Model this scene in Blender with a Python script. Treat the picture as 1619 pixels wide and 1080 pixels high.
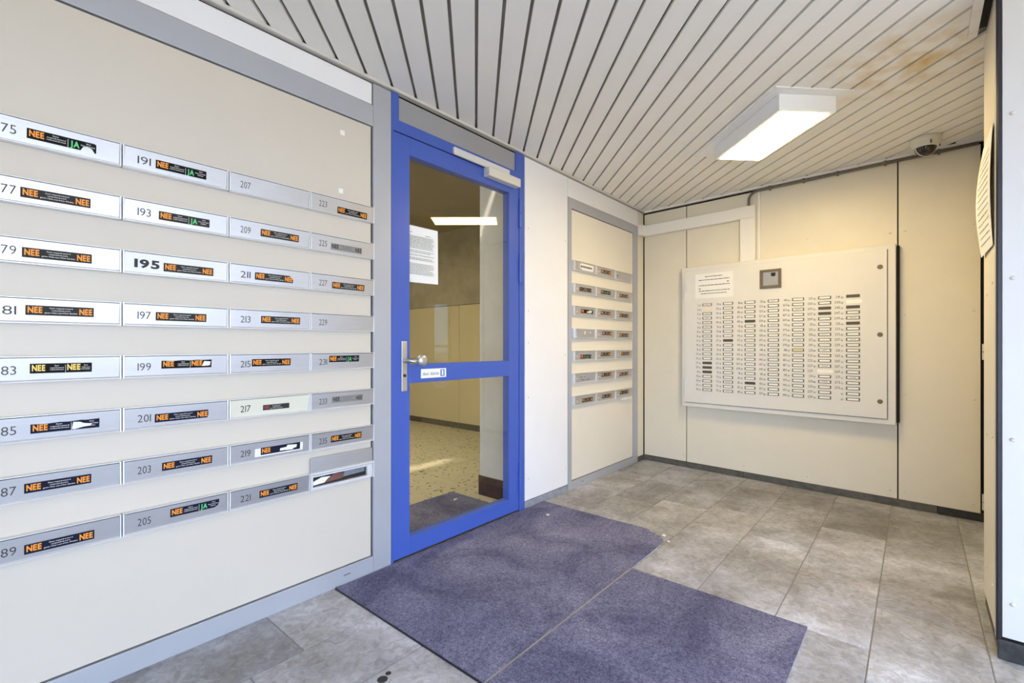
import bpy, math, random
from mathutils import Vector, Matrix
R = math.radians
random.seed(7)
for o in list(bpy.data.objects):
    bpy.data.objects.remove(o, do_unlink=True)
scene = bpy.context.scene
COL = scene.collection

# ------------------------------------------------------------------ camera, world, exposure
A = R(40.576)                                   # heading of the left wall to the right of the view axis
cam_d = bpy.data.cameras.new('camera')
cam_d.sensor_width = 36.0
cam_d.lens = 746.3 / 1619 * 36
cam_d.shift_y = 6.4 / 1619
cam_d.clip_start = 0.02
cam = bpy.data.objects.new('camera', cam_d)
COL.objects.link(cam)
cam.location = (-4.28, -2.04, 1.12)
cam.rotation_euler = (R(90), 0, A - R(90))
scene.camera = cam

world = bpy.data.worlds.new('overcast_sky')
scene.world = world
world.use_nodes = True
bg = world.node_tree.nodes['Background']
bg.inputs['Color'].default_value = (0.62, 0.79, 1.12, 1)
bg.inputs['Strength'].default_value = 5.6

sun_d = bpy.data.lights.new('sun', 'SUN')
sun_d.energy = 6.5
sun_d.color = (1.0, 0.90, 0.76)
sun_d.angle = R(3)
sun = bpy.data.objects.new('sun', sun_d)
COL.objects.link(sun)
sun.location = (-20, -20, 30)
sun.rotation_euler = (R(30), 0, R(-30))        # high sun from behind the camera; it only reaches the paving outside

vs = scene.view_settings
vs.view_transform = 'Standard'
vs.look = 'None'
vs.gamma = 1.0
vs.use_curve_mapping = False
vs.exposure = 0.64
LAMP_POWER = 32.0      # emission strength of the ceiling lamp's diffuser
HALL_FILL_POWER = 80.0       # emission strength of the unseen lamp added to light the hall

# ------------------------------------------------------------------ materials
def srgb(h):
    h = h.lstrip('#')
    out = []
    for i in (0, 2, 4):
        c = int(h[i:i + 2], 16) / 255
        out.append(c / 12.92 if c <= 0.04045 else ((c + 0.055) / 1.055) ** 2.4)
    return tuple(out) + (1.0,)

def mat(name, hexcol, rough=0.5, metal=0.0, var=0.0, vscale=8.0, bump=0.0, bscale=60.0, hex2=None, detail=4.0, spec=None, emit=None, objcol=False, stretch=None):
    m = bpy.data.materials.new(name)
    m.use_nodes = True
    nt = m.node_tree
    b = nt.nodes['Principled BSDF']
    b.inputs['Roughness'].default_value = rough
    b.inputs['Metallic'].default_value = metal
    if spec is not None:
        b.inputs['Specular IOR Level'].default_value = spec
    c = srgb(hexcol)
    b.inputs['Base Color'].default_value = c
    tc = nt.nodes.new('ShaderNodeTexCoord')
    coord = tc.outputs['Object']
    if stretch:
        mp = nt.nodes.new('ShaderNodeMapping')
        mp.inputs['Scale'].default_value = stretch
        nt.links.new(coord, mp.inputs['Vector'])
        coord = mp.outputs['Vector']
    last = None
    if var > 0 or hex2:
        n = nt.nodes.new('ShaderNodeTexNoise')
        n.inputs['Scale'].default_value = vscale
        n.inputs['Detail'].default_value = detail
        n.inputs['Roughness'].default_value = 0.6
        nt.links.new(coord, n.inputs['Vector'])
        r = nt.nodes.new('ShaderNodeValToRGB')
        r.color_ramp.elements[0].position = 0.32
        r.color_ramp.elements[1].position = 0.70
        d = srgb(hex2) if hex2 else tuple(max(0, x * (1 - var)) for x in c[:3]) + (1,)
        r.color_ramp.elements[0].color = d
        r.color_ramp.elements[1].color = c
        nt.links.new(n.outputs['Fac'], r.inputs['Fac'])
        last = r.outputs['Color']
    if objcol:
        oi = nt.nodes.new('ShaderNodeObjectInfo')
        mx = nt.nodes.new('ShaderNodeMix')
        mx.data_type = 'RGBA'
        mx.blend_type = 'MULTIPLY'
        mx.inputs['Factor'].default_value = 1.0
        if last is None:
            mx.inputs['A'].default_value = c
        else:
            nt.links.new(last, mx.inputs['A'])
        nt.links.new(oi.outputs['Color'], mx.inputs['B'])
        last = mx.outputs['Result']
    if last is not None:
        nt.links.new(last, b.inputs['Base Color'])
    if bump > 0:
        n2 = nt.nodes.new('ShaderNodeTexNoise')
        n2.inputs['Scale'].default_value = bscale
        n2.inputs['Detail'].default_value = 5
        nt.links.new(coord, n2.inputs['Vector'])
        bp = nt.nodes.new('ShaderNodeBump')
        bp.inputs['Strength'].default_value = bump
        bp.inputs['Distance'].default_value = 0.004
        nt.links.new(n2.outputs['Fac'], bp.inputs['Height'])
        nt.links.new(bp.outputs['Normal'], b.inputs['Normal'])
    if emit:
        b.inputs['Emission Color'].default_value = srgb(emit[0])
        b.inputs['Emission Strength'].default_value = emit[1]
    return m

MT = {}
MT['panel'] = mat('cream_white_panel', '#cfc6b6', 0.42, 0, 0.03, 3.0)
MT['panel_back'] = mat('cream_panel', '#e7dfca', 0.42, 0, 0.05, 3.0)
MT['panel_white'] = mat('white_panel', '#ecebea', 0.4, 0, 0.03, 3.0)
MT['grey_frame'] = mat('grey_aluminium_frame', '#b4b6ba', 0.42, 0.25, 0.06, 5, stretch=(1, 1, 8))
MT['panel_small'] = mat('pale_cream_panel', '#e6dfcf', 0.42, 0, 0.03, 3.0)
MT['panel_front'] = mat('white_front_panel', '#d2cdc6', 0.4, 0, 0.03, 3.0)
MT['dark'] = mat('dark_gap', '#1c1a19', 0.8)
MT['core'] = mat('ceiling_plenum', '#9a948a', 0.9, 0, 0.2, 6)
MT['blue'] = mat('blue_door_paint', '#435eb2', 0.36, 0, 0.05, 4)
MT['transom'] = mat('grey_transom', '#9d9c9c', 0.5, 0.1, 0.04, 4)
MT['alu'] = mat('anodised_aluminium', '#c3c2c2', 0.34, 0.75, 0.06, 10, stretch=(1, 6, 1))
MT['alu_light'] = mat('pale_aluminium_edge', '#e2e2e2', 0.35, 0.35)
MT['cream_flap'] = mat('cream_flap', '#d6d3bf', 0.45, 0.0)
MT['white_flap'] = mat('white_flap', '#e6e5e1', 0.4, 0.0)
MT['ink'] = mat('grey_engraved_ink', '#403e3b', 0.7)
MT['ink_black'] = mat('black_ink', '#262422', 0.6)
MT['st_black'] = mat('black_sticker', '#141312', 0.65, spec=0.15)
MT['st_grey'] = mat('faded_charcoal_sticker', '#3a3733', 0.65, 0, 0.2, 40, spec=0.15)
MT['st_navy'] = mat('navy_black_sticker', '#171a2c', 0.65, spec=0.15)
MT['st_scraped'] = mat('scraped_grey_sticker', '#96938d', 0.6, 0, 0.35, 60)
MT['orange'] = mat('orange_print', '#f79a2b', 0.5, 0, 0.12, 50)
MT['yellow'] = mat('yellow_print', '#f2cf6a', 0.5)
MT['green'] = mat('green_print', '#58c878', 0.5)
MT['red'] = mat('faded_red_print', '#8c3f36', 0.5)
MT['white'] = mat('white_print', '#eeeeea', 0.5)
MT['paper'] = mat('white_paper', '#efeee8', 0.7, 0, 0.03, 8)
MT['steel'] = mat('brushed_steel', '#c9c8c4', 0.34, 0.8, 0.05, 20)
MT['closer'] = mat('silver_closer_paint', '#dcd9d0', 0.4, 0.3)
MT['cab'] = mat('grey_white_cabinet', '#e2dfd6', 0.38, 0, 0.04, 4)
MT['plate_frame'] = mat('dark_plate_frame', '#4a453d', 0.5)
MT['plate_white'] = mat('white_name_strip', '#f4f1e4', 0.4)
MT['plate_cream'] = mat('cream_name_strip', '#f0e2bf', 0.4)
MT['plate_yellow'] = mat('yellow_name_strip', '#e6dd9a', 0.4)
MT['plate_dark'] = mat('empty_dark_strip', '#57503f', 0.5, 0, 0.2, 120)
MT['bronze'] = mat('bronze_reader', '#7d7260', 0.4, 0.5, 0.1, 30)
MT['trunk'] = mat('white_trunking', '#eeebe2', 0.35)
MT['conduit'] = mat('grey_conduit', '#6c665c', 0.5)
MT['lamp_white'] = mat('white_lamp_housing', '#eeeeec', 0.4)
MT['diffuser'] = mat('lit_diffuser', '#ffffff', 0.5, emit=('#ffe2a2', LAMP_POWER))
MT['hall_fill'] = mat('hall_fill_diffuser', '#ffffff', 0.5, emit=('#fff0cc', HALL_FILL_POWER))
MT['dome'] = mat('smoked_dome', '#0c0b0d', 0.08, 0, spec=0.8)
MT['cam_white'] = mat('offwhite_camera', '#d8d5c6', 0.45)
MT['skirt'] = mat('grey_stone_skirting', '#64615a', 0.7, 0, 0.45, 22, bump=0.4, bscale=50)
MT['skirt_pale'] = mat('pale_stone_skirting', '#9a9da6', 0.7, 0, 0.35, 18, bump=0.3, bscale=40)
MT['skirt_black'] = mat('black_stone_skirting', '#3a3836', 0.55, 0, 0.7, 26, bump=0.6, bscale=40)
MT['skirt_red'] = mat('dark_red_marble', '#4a2a26', 0.3, 0, 0.7, 14)
MT['grout'] = mat('stone_grout', '#a09b92', 0.9, 0, 0.25, 12)
MT['pavement'] = mat('outdoor_paving', '#b5ab98', 0.85, 0, 0.2, 2)
MT['terrazzo_grout'] = mat('hall_grout', '#5f584a', 0.9)
MT['hall_panel'] = mat('hall_beige_panel', '#d3c8a4', 0.5, 0, 0.06, 2)
MT['concrete'] = mat('hall_concrete', '#b0a894', 0.85, 0, 0.28, 4, bump=0.3, bscale=20)
MT['hall_ceiling'] = mat('hall_ceiling', '#9c8d64', 0.8, 0, 0.15, 3)
MT['plaster'] = mat('pale_plaster', '#d3d2cd', 0.75, 0, 0.1, 7)
MT['dark_trim'] = mat('dark_bronze_trim', '#2c2729', 0.4, 0.2, 0.3, 12)
MT['mail_red'] = mat('brown_envelope', '#7b5048', 0.7, 0, 0.3, 30)
MT['mail_grey'] = mat('grey_envelope', '#7f8790', 0.7, 0, 0.3, 30)
MT['gum'] = mat('old_gum', '#33322f', 0.8)
MT['scrap'] = mat('white_scrap', '#e6e4de', 0.8)
MT['sign_blue'] = mat('blue_pictogram', '#3f6fb0', 0.5)

def slat_material():
    m = mat('ceiling_slat_paint', '#f3f0e8', 0.5, 0, 0.03, 4)
    nt = m.node_tree
    b = nt.nodes['Principled BSDF']
    geo = nt.nodes.new('ShaderNodeNewGeometry')
    vsub = nt.nodes.new('ShaderNodeVectorMath'); vsub.operation = 'DISTANCE'
    vsub.inputs[1].default_value = (-1.42, -2.02, 2.43)
    nt.links.new(geo.outputs['Position'], vsub.inputs[0])
    mr = nt.nodes.new('ShaderNodeMapRange')
    mr.inputs['From Min'].default_value = 0.42; mr.inputs['From Max'].default_value = 0.08
    nt.links.new(vsub.outputs['Value'], mr.inputs['Value'])
    n = nt.nodes.new('ShaderNodeTexNoise'); n.inputs['Scale'].default_value = 9; n.inputs['Detail'].default_value = 6
    nt.links.new(geo.outputs['Position'], n.inputs['Vector'])
    r = nt.nodes.new('ShaderNodeMapRange'); r.inputs['From Min'].default_value = 0.42; r.inputs['From Max'].default_value = 0.72
    nt.links.new(n.outputs['Fac'], r.inputs['Value'])
    mu = nt.nodes.new('ShaderNodeMath'); mu.operation = 'MULTIPLY'
    nt.links.new(mr.outputs['Result'], mu.inputs[0]); nt.links.new(r.outputs['Result'], mu.inputs[1])
    mx = nt.nodes.new('ShaderNodeMix'); mx.data_type = 'RGBA'
    old = b.inputs['Base Color'].links[0].from_socket
    nt.links.new(mu.outputs[0], mx.inputs['Factor'])
    nt.links.new(old, mx.inputs['A'])
    mx.inputs['B'].default_value = srgb('#d0b06c')
    nt.links.new(mx.outputs['Result'], b.inputs['Base Color'])
    return m
MT['slat'] = slat_material()

def noise(nt, vec, scale, detail, lo, hi, a, b, dist=0.0):
    n = nt.nodes.new('ShaderNodeTexNoise')
    n.inputs['Scale'].default_value = scale; n.inputs['Detail'].default_value = detail; n.inputs['Roughness'].default_value = 0.62
    n.inputs['Distortion'].default_value = dist
    nt.links.new(vec, n.inputs['Vector'])
    r = nt.nodes.new('ShaderNodeValToRGB')
    r.color_ramp.elements[0].position = lo; r.color_ramp.elements[1].position = hi
    r.color_ramp.elements[0].color = srgb(a); r.color_ramp.elements[1].color = srgb(b)
    nt.links.new(n.outputs['Fac'], r.inputs['Fac'])
    return n.outputs['Fac'], r.outputs['Color']

def mul(nt, a, b):
    mx = nt.nodes.new('ShaderNodeMix'); mx.data_type = 'RGBA'; mx.blend_type = 'MULTIPLY'; mx.inputs['Factor'].default_value = 1.0
    nt.links.new(a, mx.inputs['A']); nt.links.new(b, mx.inputs['B'])
    return mx.outputs['Result']

def stone_material():
    m = bpy.data.materials.new('stone_slab'); m.use_nodes = True
    nt = m.node_tree; b = nt.nodes['Principled BSDF']
    b.inputs['Roughness'].default_value = 0.6
    geo = nt.nodes.new('ShaderNodeNewGeometry'); oi = nt.nodes.new('ShaderNodeObjectInfo')
    ad = nt.nodes.new('ShaderNodeVectorMath'); ad.operation = 'MULTIPLY_ADD'
    sc = nt.nodes.new('ShaderNodeCombineXYZ')
    k = nt.nodes.new('ShaderNodeMath'); k.operation = 'MULTIPLY'; k.inputs[1].default_value = 37.0
    nt.links.new(oi.outputs['Random'], k.inputs[0])
    for q in ('X', 'Y', 'Z'):
        nt.links.new(k.outputs[0], sc.inputs[q])
    ad.inputs[1].default_value = (1, 1, 1)
    nt.links.new(geo.outputs['Position'], ad.inputs[0]); nt.links.new(sc.outputs[0], ad.inputs[2])
    v = ad.outputs[0]
    _, c1 = noise(nt, v, 3.2, 8, 0.34, 0.66, '#c8c6c2', '#ffffff', 0.6)
    f2, c2 = noise(nt, v, 26, 8, 0.35, 0.68, '#d2cfca', '#ffffff', 1.2)
    _, c3 = noise(nt, geo.outputs['Position'], 1.1, 5, 0.40, 0.62, '#cfcabf', '#ffffff', 0.3)
    col = mul(nt, mul(nt, c1, c2), mul(nt, c3, oi.outputs['Color']))
    nt.links.new(col, b.inputs['Base Color'])
    bp = nt.nodes.new('ShaderNodeBump'); bp.inputs['Strength'].default_value = 0.55; bp.inputs['Distance'].default_value = 0.006
    nt.links.new(f2, bp.inputs['Height']); nt.links.new(bp.outputs['Normal'], b.inputs['Normal'])
    return m
MT['tile'] = stone_material()

def carpet_material():
    m = bpy.data.materials.new('blue_grey_carpet'); m.use_nodes = True
    nt = m.node_tree; b = nt.nodes['Principled BSDF']
    b.inputs['Roughness'].default_value = 0.95; b.inputs['Specular IOR Level'].default_value = 0.1
    geo = nt.nodes.new('ShaderNodeNewGeometry'); v = geo.outputs['Position']
    _, c1 = noise(nt, v, 2.6, 6, 0.38, 0.70, '#7c7d9c', '#adadca', 0.9)
    _, c2 = noise(nt, v, 90, 4, 0.36, 0.64, '#bcbcc2', '#ffffff', 0.8)
    _, c3 = noise(nt, v, 240, 2, 0.35, 0.65, '#bcbcc0', '#ffffff', 0.0)
    f4, c4 = noise(nt, v, 150, 3, 0.4, 0.6, '#ffffff', '#ffffff', 0.0)
    nt.links.new(mul(nt, c1, mul(nt, c2, c3)), b.inputs['Base Color'])
    bp = nt.nodes.new('ShaderNodeBump'); bp.inputs['Strength'].default_value = 0.8; bp.inputs['Distance'].default_value = 0.005
    nt.links.new(f4, bp.inputs['Height']); nt.links.new(bp.outputs['Normal'], b.inputs['Normal'])
    return m
MT['mat'] = carpet_material()

def terrazzo_material():
    m = mat('terrazzo_tile', '#cfc7a8', 0.45, 0, 0.12, 6)
    nt = m.node_tree
    b = nt.nodes['Principled BSDF']
    geo = nt.nodes.new('ShaderNodeNewGeometry')
    v = nt.nodes.new('ShaderNodeTexVoronoi'); v.inputs['Scale'].default_value = 22
    n = nt.nodes.new('ShaderNodeTexNoise'); n.inputs['Scale'].default_value = 9
    mxv = nt.nodes.new('ShaderNodeMix'); mxv.data_type = 'VECTOR'; mxv.inputs['Factor'].default_value = 0.12
    nt.links.new(geo.outputs['Position'], n.inputs['Vector'])
    nt.links.new(geo.outputs['Position'], mxv.inputs['A']); nt.links.new(n.outputs['Color'], mxv.inputs['B'])
    nt.links.new(mxv.outputs['Result'], v.inputs['Vector'])
    r = nt.nodes.new('ShaderNodeValToRGB')
    r.color_ramp.elements[0].position = 0.20; r.color_ramp.elements[0].color = (1, 1, 1, 1)
    r.color_ramp.elements[1].position = 0.26; r.color_ramp.elements[1].color = (0, 0, 0, 1)
    nt.links.new(v.outputs['Distance'], r.inputs['Fac'])
    mx = nt.nodes.new('ShaderNodeMix'); mx.data_type = 'RGBA'
    old = b.inputs['Base Color'].links[0].from_socket
    nt.links.new(r.outputs['Color'], mx.inputs['Factor'])
    nt.links.new(old, mx.inputs['A'])
    mx.inputs['B'].default_value = srgb('#6a6048')
    nt.links.new(mx.outputs['Result'], b.inputs['Base Color'])
    return m
MT['terrazzo'] = terrazzo_material()

def glass_material(name='clear_glass', tint=(0.95, 0.96, 0.95, 1)):
    m = bpy.data.materials.new(name)
    m.use_nodes = True
    nt = m.node_tree
    nt.nodes.clear()
    out = nt.nodes.new('ShaderNodeOutputMaterial')
    t = nt.nodes.new('ShaderNodeBsdfTransparent'); t.inputs['Color'].default_value = tint
    g = nt.nodes.new('ShaderNodeBsdfGlossy'); g.inputs['Roughness'].default_value = 0.0
    lw = nt.nodes.new('ShaderNodeLayerWeight'); lw.inputs['Blend'].default_value = 0.5
    pw = nt.nodes.new('ShaderNodeMath'); pw.operation = 'POWER'; pw.inputs[1].default_value = 5.0
    nt.links.new(lw.outputs['Facing'], pw.inputs[0])
    f = nt.nodes.new('ShaderNodeMath'); f.operation = 'MULTIPLY_ADD'; f.inputs[1].default_value = 0.96; f.inputs[2].default_value = 0.04
    nt.links.new(pw.outputs[0], f.inputs[0])
    mx = nt.nodes.new('ShaderNodeMixShader')
    nt.links.new(f.outputs[0], mx.inputs[0]); nt.links.new(t.outputs[0], mx.inputs[1]); nt.links.new(g.outputs[0], mx.inputs[2])
    nt.links.new(mx.outputs[0], out.inputs['Surface'])
    return m
MT['glass'] = glass_material()
MT['glass_grey'] = glass_material('grey_glass', (0.5, 0.53, 0.5, 1))

# ------------------------------------------------------------------ mesh helpers
class MB:
    def __init__(s):
        s.v = []; s.f = []; s.mi = []
    def add(s, vs_, fs, mi=0):
        n = len(s.v)
        s.v += [tuple(p) for p in vs_]
        s.f += [tuple(i + n for i in f) for f in fs]
        s.mi += [mi] * len(fs)
        return s
    def box(s, x0, x1, y0, y1, z0, z1, mi=0):
        return s.add([(x0, y0, z0), (x1, y0, z0), (x1, y1, z0), (x0, y1, z0), (x0, y0, z1), (x1, y0, z1), (x1, y1, z1), (x0, y1, z1)],
                     [(0, 3, 2, 1), (4, 5, 6, 7), (0, 1, 5, 4), (1, 2, 6, 5), (2, 3, 7, 6), (3, 0, 4, 7)], mi)
    def prism(s, poly, z0, z1, mi=0):            # poly CCW in xy
        n = len(poly)
        vv = [(p[0], p[1], z0) for p in poly] + [(p[0], p[1], z1) for p in poly]
        ff = [tuple(range(n - 1, -1, -1)), tuple(range(n, 2 * n))]
        for i in range(n):
            j = (i + 1) % n
            ff.append((i, j, n + j, n + i))
        return s.add(vv, ff, mi)
    def lathe(s, prof, seg=24, c=(0, 0), mi=0):   # prof: list of (r, z), around z through c
        vv = []; ff = []
        for r, z in prof:
            for k in range(seg):
                a = 2 * math.pi * k / seg
                vv.append((c[0] + r * math.cos(a), c[1] + r * math.sin(a), z))
        m = len(prof)
        for i in range(m - 1):
            for k in range(seg):
                k2 = (k + 1) % seg
                ff.append((i * seg + k, i * seg + k2, (i + 1) * seg + k2, (i + 1) * seg + k))
        ff.append(tuple(range(seg - 1, -1, -1)))
        ff.append(tuple((m - 1) * seg + k for k in range(seg)))
        return s.add(vv, ff, mi)
    def tube(s, pts, r, seg=8, mi=0):
        pts = [Vector(p) for p in pts]
        vv = []; ff = []
        n = len(pts)
        for i, p in enumerate(pts):
            t = (pts[min(i + 1, n - 1)] - pts[max(i - 1, 0)]).normalized()
            a = Vector((0, 0, 1)) if abs(t.z) < 0.9 else Vector((0, 1, 0))
            u = t.cross(a).normalized(); w = u.cross(t).normalized()
            rr = r[i] if isinstance(r, (list, tuple)) else r
            for k in range(seg):
                an = 2 * math.pi * k / seg
                vv.append(p + (u * math.cos(an) + w * math.sin(an)) * rr)
        for i in range(n - 1):
            for k in range(seg):
                k2 = (k + 1) % seg
                ff.append((i * seg + k2, i * seg + k, (i + 1) * seg + k, (i + 1) * seg + k2))
        ff.append(tuple(range(seg)))
        ff.append(tuple((n - 1) * seg + k for k in range(seg - 1, -1, -1)))
        return s.add(vv, ff, mi)
    def mesh(s, name, mats):
        me = bpy.data.meshes.new(name)
        me.from_pydata(s.v, [], s.f)
        if not isinstance(mats, (list, tuple)):
            mats = [mats]
        for m in mats:
            me.materials.append(MT[m])
        if len(mats) > 1:
            me.polygons.foreach_set('material_index', s.mi)
        me.update()
        return me

def link(name, data, parent=None, loc=None, rot=None):
    o = bpy.data.objects.new(name, data)
    COL.objects.link(o)
    if parent is not None:
        o.parent = parent
    if loc is not None:
        o.location = loc
    if rot is not None:
        o.rotation_euler = rot
    return o

def bevel(o, w=0.002, seg=2):
    m = o.modifiers.new('bevel', 'BEVEL'); m.width = w; m.segments = seg; m.limit_method = 'ANGLE'
    return o

def smooth(o):
    for p in o.data.polygons:
        p.use_smooth = True
    return o

def part(name, mb, mats, parent, loc=None, rot=None, bev=0, label=None):
    o = link(name, mb.mesh(name, mats), parent, loc, rot)
    if name in ('print', 'scribble', 'scratch_marks'):
        o['kind'] = 'stuff'
    if bev:
        bevel(o, bev)
    if label:
        o['label'] = label
    return o

def tag(o, label, cat, group=None):
    o['label'] = label; o['category'] = cat
    if group:
        o['group'] = group
    return o

def thing(name, label, cat, loc=(0, 0, 0), rot=(0, 0, 0), group=None):
    return tag(link(name, None, None, loc, rot), label, cat, group)

def struct(name, mb, mats, loc=None, rot=None, label=None):
    o = link(name, mb.mesh(name, mats), None, loc, rot)
    o['kind'] = 'structure'
    if label:
        o['label'] = label
    return o

WL = (R(90), 0, 0)                           # local u, v, w -> along left wall, up, out of the wall
BD = R(3.8)                                  # the back wall is a little out of square
WB = (R(90), 0, -(math.pi / 2 + BD))
BX = 0.093
def bpt(u, v, w):                            # point on the back wall -> world
    return (BX - math.sin(BD) * u - math.cos(BD) * w, -math.cos(BD) * u + math.sin(BD) * w, v)
EX = -5.9                                    # unseen wall added behind the viewer
YO = -6.72                                    # unseen canopy edge on the open side, set by its effect on the daylight
CZ = 2.435                                   # ceiling height

# ------------------------------------------------------------------ glyphs (flat print)
CHARS = '0123456789ABCDEFGHIJKLMNOPQRSTUVWXYZabcdefghijklmnopqrstuvwxyz-,.|'
GL = {}
def build_glyphs():
    tmp = []
    for style, off, res in (('thin', -0.004, 3), ('regular', 0.0, 2), ('bold', 0.040, 3)):
        for ch in CHARS:
            if style == 'bold' and ch not in '0123456789NEJA|':
                continue
            if style == 'thin' and ch not in '0123456789':
                continue
            cu = bpy.data.curves.new('g', 'FONT')
            cu.body = ch; cu.size = 1.0; cu.offset = off; cu.resolution_u = res; cu.fill_mode = 'FRONT'
            o = bpy.data.objects.new('g', cu)
            COL.objects.link(o)
            tmp.append((style, ch, o, cu))
    dg = bpy.context.evaluated_depsgraph_get()
    dg.update()
    for style, ch, o, cu in tmp:
        me = bpy.data.meshes.new_from_object(o.evaluated_get(dg))
        vv = [tuple(v.co) for v in me.vertices]
        ff = [tuple(p.vertices) for p in me.polygons]
        xs = [p[0] for p in vv] or [0]
        GL[(style, ch)] = (vv, ff, min(xs), max(xs))
        bpy.data.meshes.remove(me)
    for style, ch, o, cu in tmp:
        bpy.data.objects.remove(o, do_unlink=True)
        bpy.data.curves.remove(cu)
build_glyphs()
CAPH = max(p[1] for p in GL[('regular', 'E')][0])

def text(mb, s, x, y, h, style='regular', width=None, align='l', track=0.09, w=0.0, xs=1.0, mi=0):
    """flat lettering: baseline-left at (x, y), cap height h; width squeezes it to fit"""
    k = h / CAPH
    pos = 0.0; items = []
    for ch in s:
        if ch == ' ':
            pos += 0.30; continue
        g = GL.get((style, ch)) or GL.get(('regular', ch))
        items.append((g, pos - g[2]))
        pos += g[3] - g[2] + track
    tot = (pos - track) * k * xs
    if width:
        xs = xs * width / tot; tot = width
    ox = x - (tot / 2 if align == 'c' else tot if align == 'r' else 0)
    for g, p in items:
        mb.add([(ox + (v[0] + p) * k * xs, y + v[1] * k, w) for v in g[0]], g[1], mi)
    return tot

# ================================================================== THE SETTING
# ---------------------------------------------------------------- floor: stone slabs laid in rows
floor = struct('floor', MB().box(EX - .15, 0.10, YO, 0.02, -0.06, -0.004), 'grout', label='grey stone slab floor of the entrance')
rows = [0.0, -0.33, -0.64, -0.958, -1.275, -1.595, -1.91, -2.24, -2.56, -2.88, -3.20, -3.52, -3.84, -4.16, -4.48, -4.80, -5.12, -5.44, -5.76, -6.08, -6.40, -6.72]
joints = {0: [-0.45, -1.01], 1: [-0.52, -1.095], 2: [-0.40, -0.962, -1.54], 3: [-0.24, -0.862, -1.47, -2.095], 4: [-0.61, -1.235, -1.86, -2.50],
          5: [-0.19, -0.815, -1.47, -2.105], 6: [-0.93, -1.725]}
tones = {(0, 0): .86, (0, 1): 1.0, (1, 0): .9, (1, 1): .86, (1, 2): 1.0, (2, 0): .95, (2, 1): .92, (2, 2): 1.12, (2, 3): 1.0, (3, 0): .95, (3, 1): .9, (3, 2): 1.0, (3, 3): 1.02,
         (4, 0): .93, (4, 1): .9, (4, 2): 1.02, (4, 3): 1.0, (5, 0): 1.04, (5, 1): .84, (5, 2): 1.03, (5, 3): 1.1, (6, 0): .92, (6, 1): .98, (6, 2): 1.02}
cache = {}
for i in range(len(rows) - 1):
    js = list(joints.get(i, [-0.3 - random.uniform(0, 0.4)]))
    while js[-1] > EX + .1:
        js.append(js[-1] - random.choice([0.58, 0.63, 0.66]))
    js = [0.09] + js
    for k in range(len(js) - 1):
        x1, x0 = js[k], js[k + 1]
        if x0 < EX:
            x0 = EX
        L_, W_ = round(x1 - x0 - 0.004, 4), round(rows[i] - rows[i + 1] - 0.004, 4)
        if L_ < 0.05:
            continue
        if (L_, W_) not in cache:
            mb = MB()
            b = 0.002
            mb.add([(0, 0, -.02), (L_, 0, -.02), (L_, W_, -.02), (0, W_, -.02), (0, 0, -b), (L_, 0, -b), (L_, W_, -b), (0, W_, -b), (b, b, 0), (L_ - b, b, 0), (L_ - b, W_ - b, 0), (b, W_ - b, 0)],
                   [(8, 9, 10, 11), (4, 5, 9, 8), (5, 6, 10, 9), (6, 7, 11, 10), (7, 4, 8, 11), (0, 1, 5, 4), (1, 2, 6, 5), (2, 3, 7, 6), (3, 0, 4, 7)])
            cache[(L_, W_)] = mb.mesh('floor_tile', 'tile')
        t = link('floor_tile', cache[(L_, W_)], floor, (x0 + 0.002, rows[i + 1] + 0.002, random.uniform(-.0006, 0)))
        g = tones.get((i, k), random.uniform(.88, 1.08)) * 0.80 * (0.90 if js[k + 1] > -1.0 else 0.84 if js[k] < -3.1 else 1.0)  # back slabs darker: stone variety, partly shade put into colour; near-left darker for dirt
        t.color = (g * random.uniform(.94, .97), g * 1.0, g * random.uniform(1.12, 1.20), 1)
# gum marks trodden onto the slabs
for (x, y, r_) in ((-3.372, -0.85, .014), (-3.36, -0.68, .018), (-3.33, -0.67, .01)):
    mb = MB(); mb.lathe([(r_ * 1.0, 0.0002), (r_ * .9, .0012), (r_ * .3, .0018)], 10)
    part('gum_mark', mb, 'gum', floor, (x, y, 0))

beam = struct('trim_6', MB().box(EX, -1.85, YO - .15, YO, 2.05, 2.60).box(EX - .15, EX, YO - .15, -1.9, 2.20, 2.60), 'panel_white', label='unseen white beam added at the canopy edge to cut the daylight')  # out of view; added and sized to hold sky light off the walls
struct('wall_rear_blocker', MB().box(EX - .15, EX, -1.9, 0.012, 0.0, 2.452), 'panel', label='unseen cream wall added behind the viewer to shape the daylight')  # out of view; added part-width to keep grazing daylight off the left wall
ground = struct('ground', MB().box(-60, 60, -60, 60, -0.5, -0.065), 'pavement', label='pale paving outside the entrance')

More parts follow.
